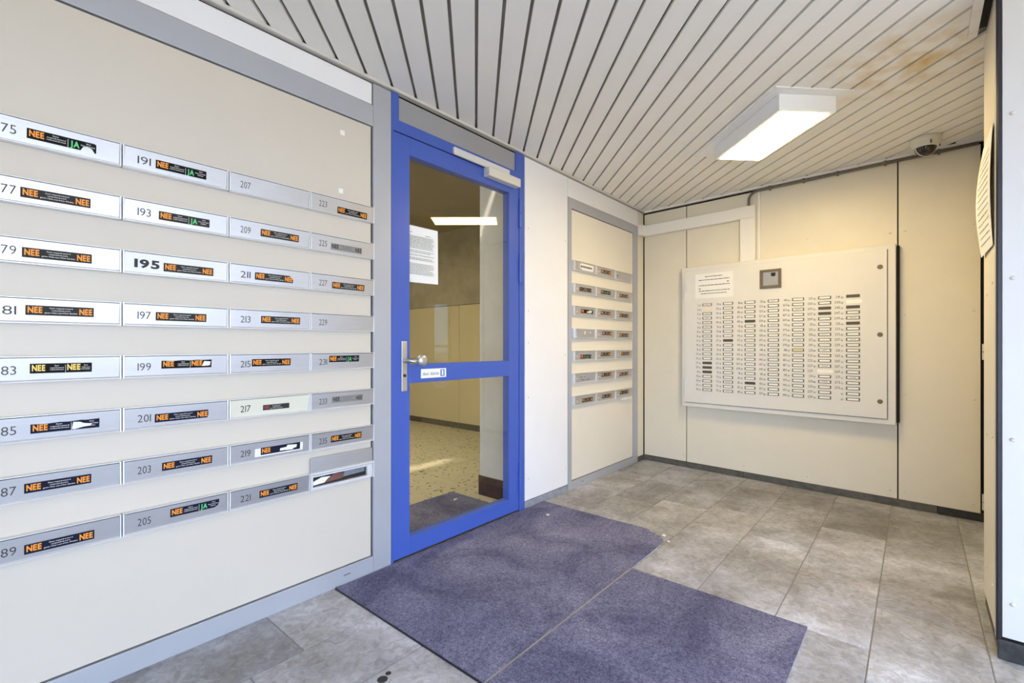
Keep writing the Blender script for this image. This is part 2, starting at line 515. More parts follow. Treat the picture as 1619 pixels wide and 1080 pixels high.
# ---------------------------------------------------------------- ceiling: dark plenum and slats running diagonally
ceiling = struct('ceiling', MB().box(EX - .15, 0.6, YO, 0.12, CZ + 0.018, CZ + 0.16), 'core', label='ceiling of pale metal slats running diagonally')
def clip(poly, a, b, c):                       # keep a*x+b*y <= c
    out = []
    for i in range(len(poly)):
        p, q = poly[i], poly[(i + 1) % len(poly)]
        dp, dq = a * p[0] + b * p[1] - c, a * q[0] + b * q[1] - c
        if dp <= 0:
            out.append(p)
        if dp * dq < 0:
            t = dp / (dp - dq)
            out.append((p[0] + t * (q[0] - p[0]), p[1] + t * (q[1] - p[1])))
    return out
PITCH, GAP = 0.1065, 0.0145
cb, sb = math.cos(BD), math.sin(BD)
s2 = math.sqrt(0.5)
k0 = int(-3.2 / PITCH) - 30
for k in range(k0, k0 + 115):
    sa = -1.26 + k * PITCH + GAP / 2
    se = -1.26 + (k + 1) * PITCH - GAP / 2
    base = []
    for (s_, t_) in ((sa, -9), (se, -9), (se, 9), (sa, 9)):      # s across, t along the slats
        base.append((s2 * (s_ + t_), s2 * (t_ - s_)))
    for region in (0, 1):
        p = base
        p = clip(p, 0, 1, -0.012)                               # left wall
        p = clip(p, cb, -sb, cb * (BX - 0.01))                  # back wall
        p = clip(p, -1, 0, -EX)
        if region == 0:
            p = clip(p, 0, -1, 2.236)
        else:
            p = clip(p, 0, 1, -2.236); p = clip(p, 0, -1, -YO)
        pieces = [p]
        if region == 1:                                         # beside the stub wall the slot stays open
            pa = clip(clip(p, -1, 0, 1.50), 0, -1, 2.372)
            pb = clip(clip(p, 1, 0, -1.50), 0, 1, -2.27)
            pieces = [pa, pb]
        for q in pieces:
            if len(q) < 3:
                continue
            ar = sum(q[i][0] * q[(i + 1) % len(q)][1] - q[(i + 1) % len(q)][0] * q[i][1] for i in range(len(q))) / 2
            if abs(ar) < 0.0006:
                continue
            if ar < 0:
                q = q[::-1]
            part('ceiling_slat', MB().prism(q, CZ, CZ + 0.014), 'slat', ceiling)

# ---------------------------------------------------------------- left wall
mb = MB()
mb.box(EX - .15, -2.86, 0, 2.45, -0.11, -0.012)
mb.box(-1.77, 0.12, 0, 2.45, -0.11, -0.012)
mb.box(-2.86, -1.77, 2.425, 2.45, -0.11, -0.012)
wall_left = struct('wall_left', mb, 'dark', (0, 0, 0), WL, 'left wall of cream panels in grey aluminium frames')
def wp(name, x0, x1, z0, z1, w0, w1, m, bev=0.0015, label=None, parent=None):
    o = part(name, MB().box(0, x1 - x0, 0, z1 - z0, w0, w1), m, parent or wall_left, (x0, z0, 0), None, bev, label)
    return o
big_panel = wp('letterbox_panel', -4.66, -2.9665, 0.086, 2.197, -0.012, 0.0, 'panel', label='large cream panel that carries the letterboxes')
wp('frame_post', -2.956, -2.852, 0.0, 2.415, -0.012, 0.006, 'grey_frame')
wp('frame_post', -4.77, -4.666, 0.0, 2.415, -0.012, 0.006, 'grey_frame')
wp('frame_rail', -4.665, -2.957, 2.202, 2.305, -0.012, 0.006, 'grey_frame')
wp('frame_rail', -4.665, -2.957, 0.0, 0.081, -0.012, 0.006, 'grey_frame')
wp('fascia_panel', -4.665, -2.962, 2.309, 2.412, -0.012, 0.001, 'panel_white')
wp('wall_panel', EX, -4.775, 0.05, 2.412, -0.012, 0.001, 'panel')
wp('skirting', EX, -4.775, 0.0, 0.047, -0.012, 0.004, 'skirt_pale')
side_panel = wp('wall_panel', -1.765, -1.243, 0.052, 2.415, -0.012, 0.003, 'panel_white')
wp('skirting', -1.770, -1.243, 0.0, 0.049, -0.012, 0.006, 'skirt_pale')
small_panel = wp('letterbox_panel', -1.1865, -0.142, 0.070, 2.181, -0.012, 0.0, 'panel_small', label='cream panel with three columns of letterboxes')
wp('frame_post', -1.237, -1.190, 0.0, 2.265, -0.012, 0.006, 'grey_frame')
wp('frame_post', -0.134, -0.045, 0.0, 2.265, -0.012, 0.006, 'grey_frame')
wp('frame_rail', -1.190, -0.134, 2.186, 2.265, -0.012, 0.006, 'grey_frame')
wp('frame_rail', -1.190, -0.134, 0.0, 0.065, -0.012, 0.006, 'grey_frame')
wp('fascia_panel', -1.240, -0.040, 2.269, 2.415, -0.012, 0.002, 'panel_white')
wp('wall_panel', -0.040, 0.085, 0.048, 2.415, -0.012, 0.002, 'panel_back')
wp('skirting', -0.040, 0.09, 0.0, 0.045, -0.012, 0.006, 'skirt')
part('vent_slot', MB().box(0, 0.035, 0, 0.003, 0.006, 0.0065), 'dark', wall_left, (-3.115, 0.042, 0), (0, 0, 0.02))
part('vent_slot', MB().box(0, 0.03, 0, 0.003, 0.006, 0.0065), 'dark', wall_left, (-1.05, 0.03, 0), (0, 0, 0.02))
for (x, z) in ((-3.118, 2.116), (-3.126, 1.842)):
    part('label_remnant', MB().box(-.011, .011, -.011, .011, 0, .0006), 'paper', big_panel, (x + 4.66, z - 0.086, 0))
def screw_mesh(m):
    mb = MB(); mb.lathe([(.0075, 0), (.0075, .002), (.005, .0045), (.0015, .0055)], 10)
    return mb.mesh('screw', m)
SCREW = screw_mesh('panel'); SCREW_B = screw_mesh('panel_back'); SCREW_S = screw_mesh('steel')
for (x, z) in ((-1.728, 1.93), (-1.728, 1.36), (-1.728, 1.14), (-1.728, 0.76), (-1.728, 0.20), (-1.275, 1.92), (-1.275, 0.19), (-1.275, 1.05)):
    s_ = link('screw', SCREW, side_panel, (x + 1.765, z - 0.052, 0.003)); s_.scale = (.6, .6, .7)
trim_l = struct('trim_1', MB().box(EX, 0.09, CZ - 0.0135, CZ, -0.01, 0.02), 'closer', None, WL, 'pale ceiling edge trim above the door and letterboxes')

# ---------------------------------------------------------------- back wall
mb = MB(); mb.box(-0.12, 2.62, 0, 2.45, -0.12, -0.013)
wall_back = struct('wall_back', mb, 'dark', bpt(0, 0, 0), WB, 'back wall of cream panels behind the doorbell cabinet')
bpanels = []
for (u0, u1) in ((0.010, 0.431), (0.439, 1.943), (1.951, 2.356)):
    bpanels.append((u0, u1, wp('wall_panel', u0, u1, 0.052, 2.402, -0.013, 0.0, 'panel_back', parent=wall_back)))
wp('skirting', 0.0, 0.93, 0.0, 0.047, -0.013, 0.006, 'skirt', parent=wall_back)
wp('skirting', 0.934, 2.15, 0.0, 0.050, -0.013, 0.006, 'skirt', parent=wall_back)
wp('skirting', 2.154, 2.37, 0.0, 0.052, -0.013, 0.006, 'skirt_black', parent=wall_back)
for (u, z) in ((.40, .11), (.465, .11), (.93, .10), (1.40, .105), (1.905, .105), (1.985, .105), (2.325, .105), (1.905, 1.91), (1.985, 1.91), (2.325, 1.90),
               (1.985, 1.335), (1.985, .79), (2.325, 1.345), (2.325, .775), (.93, 1.95), (1.40, 1.95)):
    for (u0, u1, p) in bpanels:
        if u0 < u < u1:
            s_ = link('screw', SCREW_B, p, (u - u0, z - 0.052, 0.0))
trim_b = struct('trim_2', MB().box(0.0, 2.37, CZ - 0.016, CZ, -0.01, 0.016), 'slat', bpt(0, 0, 0), WB, 'ceiling edge trim along the back wall')

# ---------------------------------------------------------------- right: recessed door and the stub wall
d2 = MB()
X0_, X1_, Y_ = -1.36, -0.085, -2.375
d2.box(X0_, -0.83, Y_ - .04, Y_, 0.01, 2.10); d2.box(-0.60, X1_, Y_ - .04, Y_, 0.01, 2.10)
d2.box(-0.83, -0.60, Y_ - .04, Y_, 0.01, 0.62); d2.box(-0.83, -0.60, Y_ - .04, Y_, 1.62, 2.10)
door2 = struct('door_2', d2, 'panel_back', label='cream service door in the recess beside the back wall')
part('glass_pane', MB().box(-0.83, -0.60, Y_ - .025, Y_ - .02, 0.62, 1.62), 'glass_grey', door2)
part('glazing_bar', MB().box(-0.83, -0.60, Y_ - .035, Y_ - .012, 1.10, 1.125), 'panel_back', door2)
for z in (1.08, 0.13, 1.95):
    mb = MB(); mb.lathe([(.009, z - .05), (.009, z - .002)], 10, (X1_ + .010, Y_ + .010)); mb.lathe([(.009, z + .002), (.009, z + .05)], 10, (X1_ + .010, Y_ + .010))
    part('hinge', mb, 'closer', door2)
mb = MB()
mb.box(-1.842, -1.385, YO, -2.272, 0.0, 2.45)
mb.box(-1.40, -0.04, Y_ - .05, Y_, 2.105, 2.45)
mb.box(-0.075, 0.10, Y_ - .05, Y_, 0.0, 2.45)
wall_right = struct('wall_right', mb, 'dark', label='right wall stub with a cream side and a white front')
stub = part('wall_panel', MB().box(-1.800, -1.383, -2.272, -2.264, 0.055, 2.45), 'panel_back', wall_right)
part('edge_profile', MB().box(-1.846, -1.803, -2.272, -2.260, 0.055, 2.45), 'grey_frame', wall_right)
part('corner_trim', MB().box(-1.856, -1.846, -2.273, -2.2585, 0.06, 2.45), 'dark_trim', wall_right, None, None, 0.002)
part('corner_trim', MB().box(-1.860, -1.856, -2.2665, -2.262, 0.06, 2.45), 'dark_trim', wall_right, None, None, 0.001)
front = part('wall_panel', MB().box(-1.853, -1.842, YO, -2.2745, 0.077, 2.45), 'panel_front', wall_right)
part('skirting', MB().box(-1.866, -1.842, YO, -2.262, 0.0, 0.070), 'skirt_black', wall_right, None, None, 0.003)
part('skirting', MB().box(-1.842, -1.39, -2.272, -2.268, 0.0, 0.052), 'skirt', wall_right)
for z in (1.945, 1.36, 0.785, 0.20):
    link('screw', SCREW, front, (-1.853, -2.300, z), (0, R(-90), 0))
for (x, z) in ((-1.50, 1.33), (-1.70, 1.36), (-1.50, .75), (-1.70, .77), (-1.50, .20), (-1.70, .20)):
    s_ = link('screw', SCREW_B, stub, (x, -2.264, z), (R(-90), 0, 0)); s_.scale = (.8, .8, .8)
struct('trim_3', MB().box(-2.60, -1.505, -2.235, -2.205, CZ - 0.016, CZ + 0.02), 'slat', label='pale batten beside the dark slot in the ceiling')

part('header_panel', MB().box(-1.383, -0.08, Y_ - .001, Y_ + .004, 2.112, 2.433), 'panel_back', wall_right)
part('slot_shade_sheet', MB().box(-1.85, -1.505, -2.268, -2.235, CZ + .012, CZ + .0175), 'dark', ceiling)  # black sheet puts the open slot's shade into colour; plenum above is paler
# ---------------------------------------------------------------- the hall behind the glass door
HX = 0.115
hall_floor = struct('floor_hall', MB().box(-4.2, HX + .1, 0.021, 5.6, -0.06, -0.004), 'terrazzo_grout', label='terrazzo tile floor of the hall')
hm = {}
TS = 0.60
for i in range(7):
    for j in range(9):
        x0 = HX - (i + 1) * TS + .06; y0 = 0.06 + j * TS
        L_ = TS - .005
        if L_ not in hm:
            hm[L_] = MB().box(0, L_, 0, L_, -.02, 0).mesh('hall_tile', 'terrazzo')
        link('hall_tile', hm[L_], hall_floor, (x0, y0, random.uniform(-.0005, 0)))
wall_hall = struct('wall_hall', MB().box(HX, HX + 0.1, 0.112, 5.6, 0.0, 2.75), 'dark', label='far wall of the hall, beige panels under bare concrete')
part('concrete_band', MB().box(HX - .012, HX, 0.46, 5.5, 1.672, 2.72), 'concrete', wall_hall)
for (y0, y1) in ((0.46, 1.45), (1.456, 2.653), (2.659, 3.856), (3.862, 5.06)):
    part('wall_panel', MB().box(HX - .010, HX, y0, y1, 0.076, 1.664), 'hall_panel', wall_hall, None, None, .0015)
for j in range(8):
    part('skirting', MB().box(HX - .014, HX, .46 + j * .6, 1.056 + j * .6, 0, .072), 'skirt_red' if j % 3 == 2 else 'skirt', wall_hall)
pier = struct('wall_pier', MB().box(-1.735, HX, 0.112, 0.458, 0.0, 2.72), 'plaster', label='pale plastered pier behind the glass door')
for (y0, y1) in ((0.112, 0.205), (0.208, 0.372), (0.375, 0.464)):
    part('skirting', MB().box(-1.745, -1.735, y0, y1, 0.0, 0.145), 'skirt_red', pier, None, None, .001)
part('skirting', MB().box(-1.735, HX, 0.458, 0.466, 0.0, 0.145), 'skirt_red', pier)
struct('wall_hall_left', MB().box(-4.3, -4.2, 0.112, 5.6, 0.0, 2.75), 'hall_panel', label='left wall of the hall')
struct('wall_hall_end', MB().box(-4.3, HX + .1, 5.5, 5.6, 0.0, 2.75), 'concrete', label='end wall of the hall')
struct('ceiling_hall', MB().box(-4.3, HX + .1, 0.112, 5.6, 2.70, 2.80), 'hall_ceiling', label='brownish ceiling of the hall')
hl = thing('hall_fill_lamp', 'unseen box lamp added on the hall ceiling to light the hall', 'lamp', (-2.75, 2.3, 2.70))  # unseen fixture, added only to brighten the hall through the glass
part('housing', MB().box(-.35, .35, -.16, .16, -.06, 0), 'lamp_white', hl)
part('diffuser', MB().box(-.33, .33, -.14, .14, -.066, -.061), 'hall_fill', hl)
hmat = link('hall_doormat', MB().box(-2.80, -1.84, 0.13, 0.648, 0.0, 0.006).mesh('hall_doormat', 'mat'))
tag(hmat, 'dark doormat inside the hall seen through the glass door', 'doormat')
part('litter_flake', MB().prism([(0, 0), (.05, .012), (.03, .03)], .006, .009), 'scrap', hmat, (-1.98, .48, 0))

# ---------------------------------------------------------------- blue door
fr = MB()
fr.box(-2.850, -2.838, 0.0, 2.418, -0.07, 0.006)          # jambs
fr.box(-1.827, -1.776, 0.0, 2.418, -0.07, 0.006)
fr.box(-2.838, -1.827, 2.226, 2.286, -0.07, 0.006)        # head
fr.box(-2.838, -2.805, 2.286, 2.418, -0.07, 0.006)
fr.box(-1.865, -1.827, 2.286, 2.418, -0.07, 0.006)
door1 = struct('door_1', fr, 'blue', (0, 0, 0), WL, 'blue framed glass entrance door with grey transom')
part('transom_panel', MB().box(-2.805, -1.865, 2.286, 2.409, -0.03, -0.004), 'transom', door1)
LX0, LX1 = -2.836, -1.829
lf = MB()
T0, T1 = -0.052, 0.002
def lbox(x0, x1, z0, z1):
    lf.box(x0 - LX1, x1 - LX1, z0, z1, T0, T1)
lbox(LX0, -2.733, 0.012, 2.222); lbox(-1.930, LX1, 0.012, 2.222)
lbox(-2.733, -1.930, 2.128, 2.222); lbox(-2.733, -1.930, 0.920, 1.020); lbox(-2.733, -1.930, 0.012, 0.105)
leaf = part('door_leaf', lf, 'blue', door1, (LX1, 0, 0), (0, R(LEAF := 0.0), 0), 0.0015)
def lp(name, mb, m, loc=(0, 0, 0), bev=0, rot=None, label=None):
    return part(name, mb, m, leaf, (loc[0] - LX1, loc[1], loc[2]), rot, bev, label)
GROT = (0, R(-2.4), 0)
lp('glass_pane', MB().box(0, .803, 0, 1.108, -.003, .003), 'glass', (-2.733, 1.020, -.043), rot=GROT)
lp('glass_pane', MB().box(0, .803, 0, .815, -.003, .003), 'glass', (-2.733, 0.105, -.043), rot=GROT)
lp('handle_plate', MB().box(0, .034, 0, .262, 0, .009), 'steel', (-2.790, .880, .002), .002)
kn = MB()
kn.tube([(0.008, 0, 0.004), (0.008, 0, 0.035), (0.03, 0.001, .05), (0.055, .001, .054)], [.011, .011, .012, .014], 12)
kn.add(*(lambda m_: (m_.v, m_.f))(MB().lathe([(.016, .046), (.027, .052), (.031, .062), (.031, .072), (.028, .078), (.012, .081)], 28, (.078, .002))))
smooth(lp('door_knob', kn, 'steel', (-2.778, 1.040, .002)))
lp('lock_cylinder', MB().lathe([(.0085, .009), (.0085, .013)], 14), 'ink_black', (-2.773, .963, .002))
ih = MB(); ih.box(0, .075, -.006, .006, -.115, -.1); ih.box(0, .014, -.006, .006, -.1, -.052)
lp('inner_lever', ih, 'steel', (-2.735, 1.035, 0), .002)
for (z0, z1) in ((1.915, 2.105), (1.545, 1.735), (0.130, 0.338)):
    mid = (z0 + z1) / 2
    mb = MB()
    for (a, b) in ((z0, mid - .002), (mid + .002, z1)):
        mb.add([(p[0], p[2], p[1]) for p in MB().lathe([(.0095, a), (.0095, b)], 12).v], [f[::-1] for f in MB().lathe([(.0095, a), (.0095, b)], 12).f])
    part('hinge', mb, 'blue', door1, (-1.826, 0, .010))
# door closer: slide rail on the head, body on the leaf
cl = MB()
cl.box(-2.435, -1.945, 2.232, 2.266, 0.006, 0.022)
cr = part('closer_rail', cl, 'alu_light', door1, None, None, .002)
part('closer_arm', MB().box(-2.440, -2.14, 2.219, 2.229, 0.018, 0.030), 'closer', door1, None, None, .002)
lp('closer_body', MB().box(-2.172, -1.868, 2.166, 2.222, 0.002, 0.052), 'closer', (0, 0, 0), .004)

# ---------------------------------------------------------------- sign and notice on the door
sg = thing('door_sign', 'small white sign reading deur sluiten on the blue door rail', 'sign', (-2.660, -0.0045, 0.942), WL)
part('plate', MB().box(0, .178, 0, .050, -.002, .0015), 'paper', sg)
mb = MB(); text(mb, 'deur sluiten', .010, .016, .017, 'regular', width=.116, w=.0018)
part('lettering', mb, 'ink_black', sg)
mb = MB(); mb.box(.136, .166, .006, .044, .0015, .0019)
pb = part('pictogram', mb, 'sign_blue', sg)
part('pictogram_door', MB().box(.145, .157, .011, .040, .0019, .0022), 'paper', pb)

def lines(mb, x0, x1, z, h, w, seed, gap=.006, wl=(.012, .035)):
    rr = random.Random(seed); x = x0
    while x < x1 - .004:
        e = min(x1, x + rr.uniform(*wl))
        mb.box(x, e, z, z + h, w, w + .0002)
        x = e + gap
ntc = thing('door_notice', 'white printed notice taped inside the glass of the blue door', 'notice', (-2.7285, 0.030, 1.462), WL)
sheet = MB()
N = 10; vv = []; ff = []
for j in range(2):
    for i in range(N + 1):
        x = .212 * i / N; c_ = .006 * (i / N) ** 2
        vv += [(x, 0 + .004 * (i / N), c_ + .0006 * j), (x, .308, c_ * .6 + .0006 * j)]
M_ = 2 * (N + 1)
for i in range(N):
    a = 2 * i
    ff.append((a + M_, a + 2 + M_, a + 3 + M_, a + 1 + M_)); ff.append((a, a + 1, a + 3, a + 2))
sheet.add(vv, ff)
smooth(part('sheet', sheet, 'paper', ntc))
pr = MB()
lines(pr, .015, .035, .270, .0022, .0075, 1); lines(pr, .12, .165, .262, .0022, .0075, 2)
z = .250; rr = random.Random(4)
for i in range(27):
    if i in (9, 12, 14, 17, 18):
        z -= .0078; continue
    lines(pr, .013, .18 - (rr.uniform(.0, .06) if i % 4 == 3 else 0), z, .0020, .0078, 20 + i, .003, (.006, .022))
    z -= .0078
part('print', pr, 'ink', ntc)

# ---------------------------------------------------------------- stickers (shared meshes, unit width 1 x height 0.19)
SH = 0.19
def make_sticker_meshes():
    K = {}
    def bd(p):
        n = len(p)
        return MB().prism(p, 0, 1.0)
    full = [(0, 0), (1, 0), (1, SH), (0, SH)]
    shapes = {'full': full, 'cut_top': [(0, 0), (1, 0), (1, SH * .45), (.90, SH), (0, SH)], 'cut_bottom': [(0, 0), (.90, 0), (.97, SH * .2), (1, SH * .6), (1, SH), (0, SH)],
              'bite': [(0, 0), (.76, 0), (.80, SH * .42), (.86, SH * .55), (.93, SH * .42), (.975, 0), (1, 0), (1, SH * .92), (.97, SH), (0, SH)],
              'ragged': [(0, 0), (1, 0), (1, SH), (.80, SH * .95), (.72, SH), (.55, SH * .93), (.4, SH * .97), (.2, SH * .9), (0, SH * .96)],
              'short': [(0, 0), (.97, 0), (.99, SH * .3), (.985, SH), (0, SH)]}
    for k, p in shapes.items():
        for m in ('st_black', 'st_grey', 'st_navy', 'st_scraped'):
            K[(k, m)] = bd(p).mesh('sticker', m)
    def T(items, style, m, name):
        mb = MB()
        for it in items:
            text(mb, it[0], it[1], it[2], it[3], it[5] if len(it) > 5 else style, width=it[4], align='l', w=0)
        return mb.mesh(name, m)
    big = SH * .58; by = SH * .26
    sm = SH * .135
    for m in ('orange', 'yellow', 'red', 'ink_black'):
        K[('nee_l', m)] = T([('NEE', .03, by, big, .205)], 'bold', m, 'orange_lettering')
        K[('nee_r', m)] = T([('NEE', .775, by * .8, big, .20)], 'bold', m, 'orange_lettering')
        K[('nee_m', m)] = T([('NEE', .585, by * 1.1, big, .22)], 'bold', m, 'orange_lettering')
    K['ja'] = T([('JA', .605, by * .7, big, .14)], 'bold', 'green', 'green_lettering')
    for m in ('white', 'ink'):
        K[('mid3', m)] = T([('Geen ongeadresseerd', .335, SH * .70, sm, .34), ('reclamedrukwerk,', .365, SH * .46, sm, .28), ('geen Huis-aan-Huis bladen', .265, SH * .22, sm, .48)], 'regular', m, 'white_lettering')
        K[('mid_nj', m)] = T([('Geen', .35, SH * .72, sm, .09), ('ongeadresseerd', .27, SH * .50, sm, .27), ('reclamedrukwerk', .265, SH * .28, sm, .28), ('|', .57, SH * .22, SH * .62, .006), ('Wel', .84, SH * .70, sm, .07), ('Huis-aan-Huis', .765, SH * .48, sm, .215), ('bladen', .82, SH * .26, sm, .11)], 'regular', m, 'white_lettering')
        K[('mid_yy', m)] = T([('Geen', .38, SH * .70, sm, .07), ('ongeadresseerd', .31, SH * .48, sm, .22), ('reclamedrukwerk', .31, SH * .28, sm, .22), ('|', .555, SH * .24, SH * .6, .006), ('Geen', .86, SH * .70, sm, .07), ('Huis-aan', .83, SH * .48, sm, .14), ('Huis bladen', .82, SH * .28, sm, .15)], 'regular', m, 'white_lettering')
    K['scrape'] = MB().prism([(.58, SH * .1), (.62, SH * .05), (.74, SH * .22), (.86, SH * .3), (.88, SH * .5), (.76, SH * .62), (.70, SH * .80), (.60, SH * .85)], 0, 1).mesh('torn_patch', 'paper')
    K['scrape_l'] = MB().prism([(.47, SH * .2), (.80, SH * .12), (.83, SH * .3), (.90, SH * .35), (.91, SH * .75), (.66, SH * .88), (.64, SH * .6), (.48, SH * .55)], 0, 1).mesh('torn_patch', 'paper')
    K['scrape_s'] = MB().prism([(.80, SH * .2), (.96, SH * .25), (.98, SH * .75), (.84, SH * .8)], 0, 1).mesh('torn_patch', 'paper')
    return K
STK = make_sticker_meshes()
TH = 0.0006
def sticker(parent, x, z, wid, hei, kind, shape='full', base='st_black', w=.0205, tilt=0.0):
    """x,z = left edge and bottom in the letterbox's own frame"""
    st = link('sticker', STK[(shape, base)], parent, (x, z, w), (0, 0, tilt))
    st.scale = (wid, hei / SH, TH)
    def sub(key, lab='lettering', up=1.25):
        o = link(lab, STK[key], st, (0, 0, up))
        if lab in ('white_lettering', 'dark_lettering'):
            o['kind'] = 'stuff'
        return o
    if kind == 'NN':
        sub(('nee_l', 'orange'), 'orange_lettering'); sub(('nee_r', 'orange'), 'orange_lettering'); sub(('mid3', 'white'), 'white_lettering')
    elif kind == 'NJ':
        sub(('nee_l', 'orange'), 'orange_lettering'); sub('ja', 'green_lettering'); sub(('mid_nj', 'white'), 'white_lettering')
    elif kind == 'YY':
        sub(('nee_l', 'yellow'), 'yellow_lettering'); sub(('nee_m', 'yellow'), 'yellow_lettering'); sub(('mid_yy', 'white'), 'white_lettering')
    elif kind == 'OO':
        sub(('nee_l', 'orange'), 'orange_lettering'); sub(('nee_m', 'orange'), 'orange_lettering'); sub(('mid_yy', 'white'), 'white_lettering'); sub('scrape_s', 'torn_patch')
    elif kind == 'X':
        sub(('nee_l', 'orange'), 'orange_lettering'); sub(('mid_nj', 'white'), 'white_lettering'); sub('scrape', 'torn_patch', 1.6)
    elif kind == 'S':
        sub(('nee_l', 'orange'), 'orange_lettering'); sub('scrape_l', 'torn_patch', 1.6)
    elif kind == 'RED':
        sub(('nee_l', 'red'), 'red_lettering'); sub(('mid3', 'white'), 'white_lettering')
    elif kind == 'RR':
        sub(('nee_l', 'red'), 'red_lettering'); sub(('nee_r', 'red'), 'red_lettering'); sub(('mid3', 'white'), 'white_lettering')
    elif kind == 'GG':
        sub(('nee_l', 'ink_black'), 'dark_lettering'); sub(('nee_r', 'ink_black'), 'dark_lettering'); sub(('mid3', 'ink'), 'dark_lettering')
    return st

# ---------------------------------------------------------------- letterboxes
BH = 0.0772
def box_meshes(W, l=.0042):
    f = MB()
    f.box(0, l, 0, BH, 0, .0245); f.box(W - .0042, W, 0, BH, 0, .0245)
    f.box(l, W - .0042, BH - .002, BH, 0, .0245)
    f.box(l, W - .0042, 0, .003, 0, .0165)
    fl = MB()
    fl.box(l + .0008, W - .0050, .0085, BH - .0026, .006, .020)
    lip = MB()
    lip.add([(l + .0008, .0032, .006), (W - .005, .0032, .006), (W - .005, .0032, .0285), (l + .0008, .0032, .0285), (l + .0008, .0082, .0200), (W - .005, .0082, .0200), (W - .005, .0050, .0285), (l + .0008, .0050, .0285), (l + .0008, .0082, .006), (W - .005, .0082, .006)],
            [(0, 1, 2, 3), (3, 2, 6, 7), (7, 6, 5, 4), (4, 5, 9, 8), (0, 3, 7, 4, 8), (1, 9, 5, 6, 2)])
    return f, fl, lip
def mk(W, l=.0042):
    f, fl, lip = box_meshes(W, l)
    return {'frame': f.mesh('frame', 'alu_light'), 'alu': fl.mesh('flap', 'alu'), 'cream_flap': fl.mesh('flap', 'cream_flap'), 'white_flap': fl.mesh('flap', 'white_flap'), 'lip': lip.mesh('flap_lip', 'alu_light')}
WB_ = 0.3195
MESH_L = mk(WB_)
def letterbox(x0, ztop, label, group, meshes, flapmat='alu'):
    t = thing('letterbox', label, 'letterbox', (x0, 0, ztop - BH), WL, group)
    link('frame', meshes['frame'], t)
    fl = link('flap', meshes[flapmat], t)
    fl.rotation_euler = (R(5), 0, 0); fl.location = (0, 0, -.002)
    lp_ = link('flap_lip', meshes['lip'], fl)
    return t, fl
STN = {175: (-4.1519, -3.9945, 1.758, 'NJ', 'bite', 'st_black'), 177: (-4.1653, -4.0084, 1.5785, 'NN', 'full', 'st_grey'), 179: (-4.162, -4.0054, 1.4004, 'NN', 'full', 'st_grey'),
       181: (-4.1548, -4.0007, 1.2284, 'NN', 'full', 'st_grey'), 183: (-4.1455, -4.0054, 1.0525, 'YY', 'full', 'st_black'), 185: (-4.1442, -3.9867, .8714, 'X', 'ragged', 'st_navy'),
       187: (-4.1574, -4.0069, .6947, 'NN', 'full', 'st_navy'), 189: (-4.1574, -3.9992, .5123, 'NN', 'full', 'st_navy'),
       191: (-3.837, -3.6822, 1.7571, 'NJ', 'full', 'st_black'), 193: (-3.8279, -3.6718, 1.5795, 'NJ', 'full', 'st_grey'), 195: (-3.8142, -3.6591, 1.3991, 'NN', 'full', 'st_grey'),
       197: (-3.837, -3.6822, 1.2245, 'NN', 'full', 'st_grey'), 199: (-3.8206, -3.6655, 1.0552, 'OO', 'ragged', 'st_black'), 201: (-3.8397, -3.6739, .8674, 'NN', 'short', 'st_navy'),
       203: (-3.8188, -3.6634, .6939, 'NN', 'full', 'st_navy'), 205: (-3.7947, -3.64, .524, 'NJ', 'cut_bottom', 'st_navy'),
       209: (-3.4891, -3.3342, 1.5806, 'NN', 'full', 'st_grey'), 211: (-3.5108, -3.3586, 1.4021, 'NN', 'cut_top', 'st_grey'), 213: (-3.4878, -3.3287, 1.2275, 'NN', 'full', 'st_grey'),
       215: (-3.5227, -3.3693, 1.0528, 'NN', 'full', 'st_black'), 217: (-3.4805, -3.3747, .8688, 'RED', 'full', 'st_grey'), 219: (-3.4891, -3.3287, .6919, 'S', 'full', 'st_navy'),
       221: (-3.4939, -3.3397, .5183, 'NN', 'full', 'st_navy'), 223: (-3.1544, -3.0015, 1.746, 'NN', 'full', 'st_black'), 225: (-3.1868, -3.029, 1.5737, 'GG', 'full', 'st_scraped'),
       227: (-3.1807, -3.0167, 1.3976, 'NN', 'full', 'st_grey'), 231: (-3.1959, -3.0459, 1.061, 'NJ', 'full', 'st_black'), 233: (-3.1822, -3.0256, .8744, 'GG', 'full', 'st_scraped'),
       235: (-3.1868, -3.0324, .6959, 'NN', 'full', 'st_black')}
HOW = {'NN': 'with an orange NEE NEE sticker', 'NJ': 'with an orange NEE and green JA sticker', 'YY': 'with a yellow lettered NEE NEE sticker', 'OO': 'with a torn orange NEE NEE sticker',
       'X': 'with a half scraped off NEE sticker', 'S': 'with a white scraped navy NEE sticker', 'RED': 'with a small faded red sticker', 'GG': 'with a scraped grey NEE NEE sticker'}
ROW8 = ['top', 'second', 'third', 'fourth', 'fifth', 'sixth', 'seventh', 'bottom']
COL4 = ['leftmost', 'second', 'third', 'fourth']
CB = [-4.252, -3.929, -3.606, -3.284]
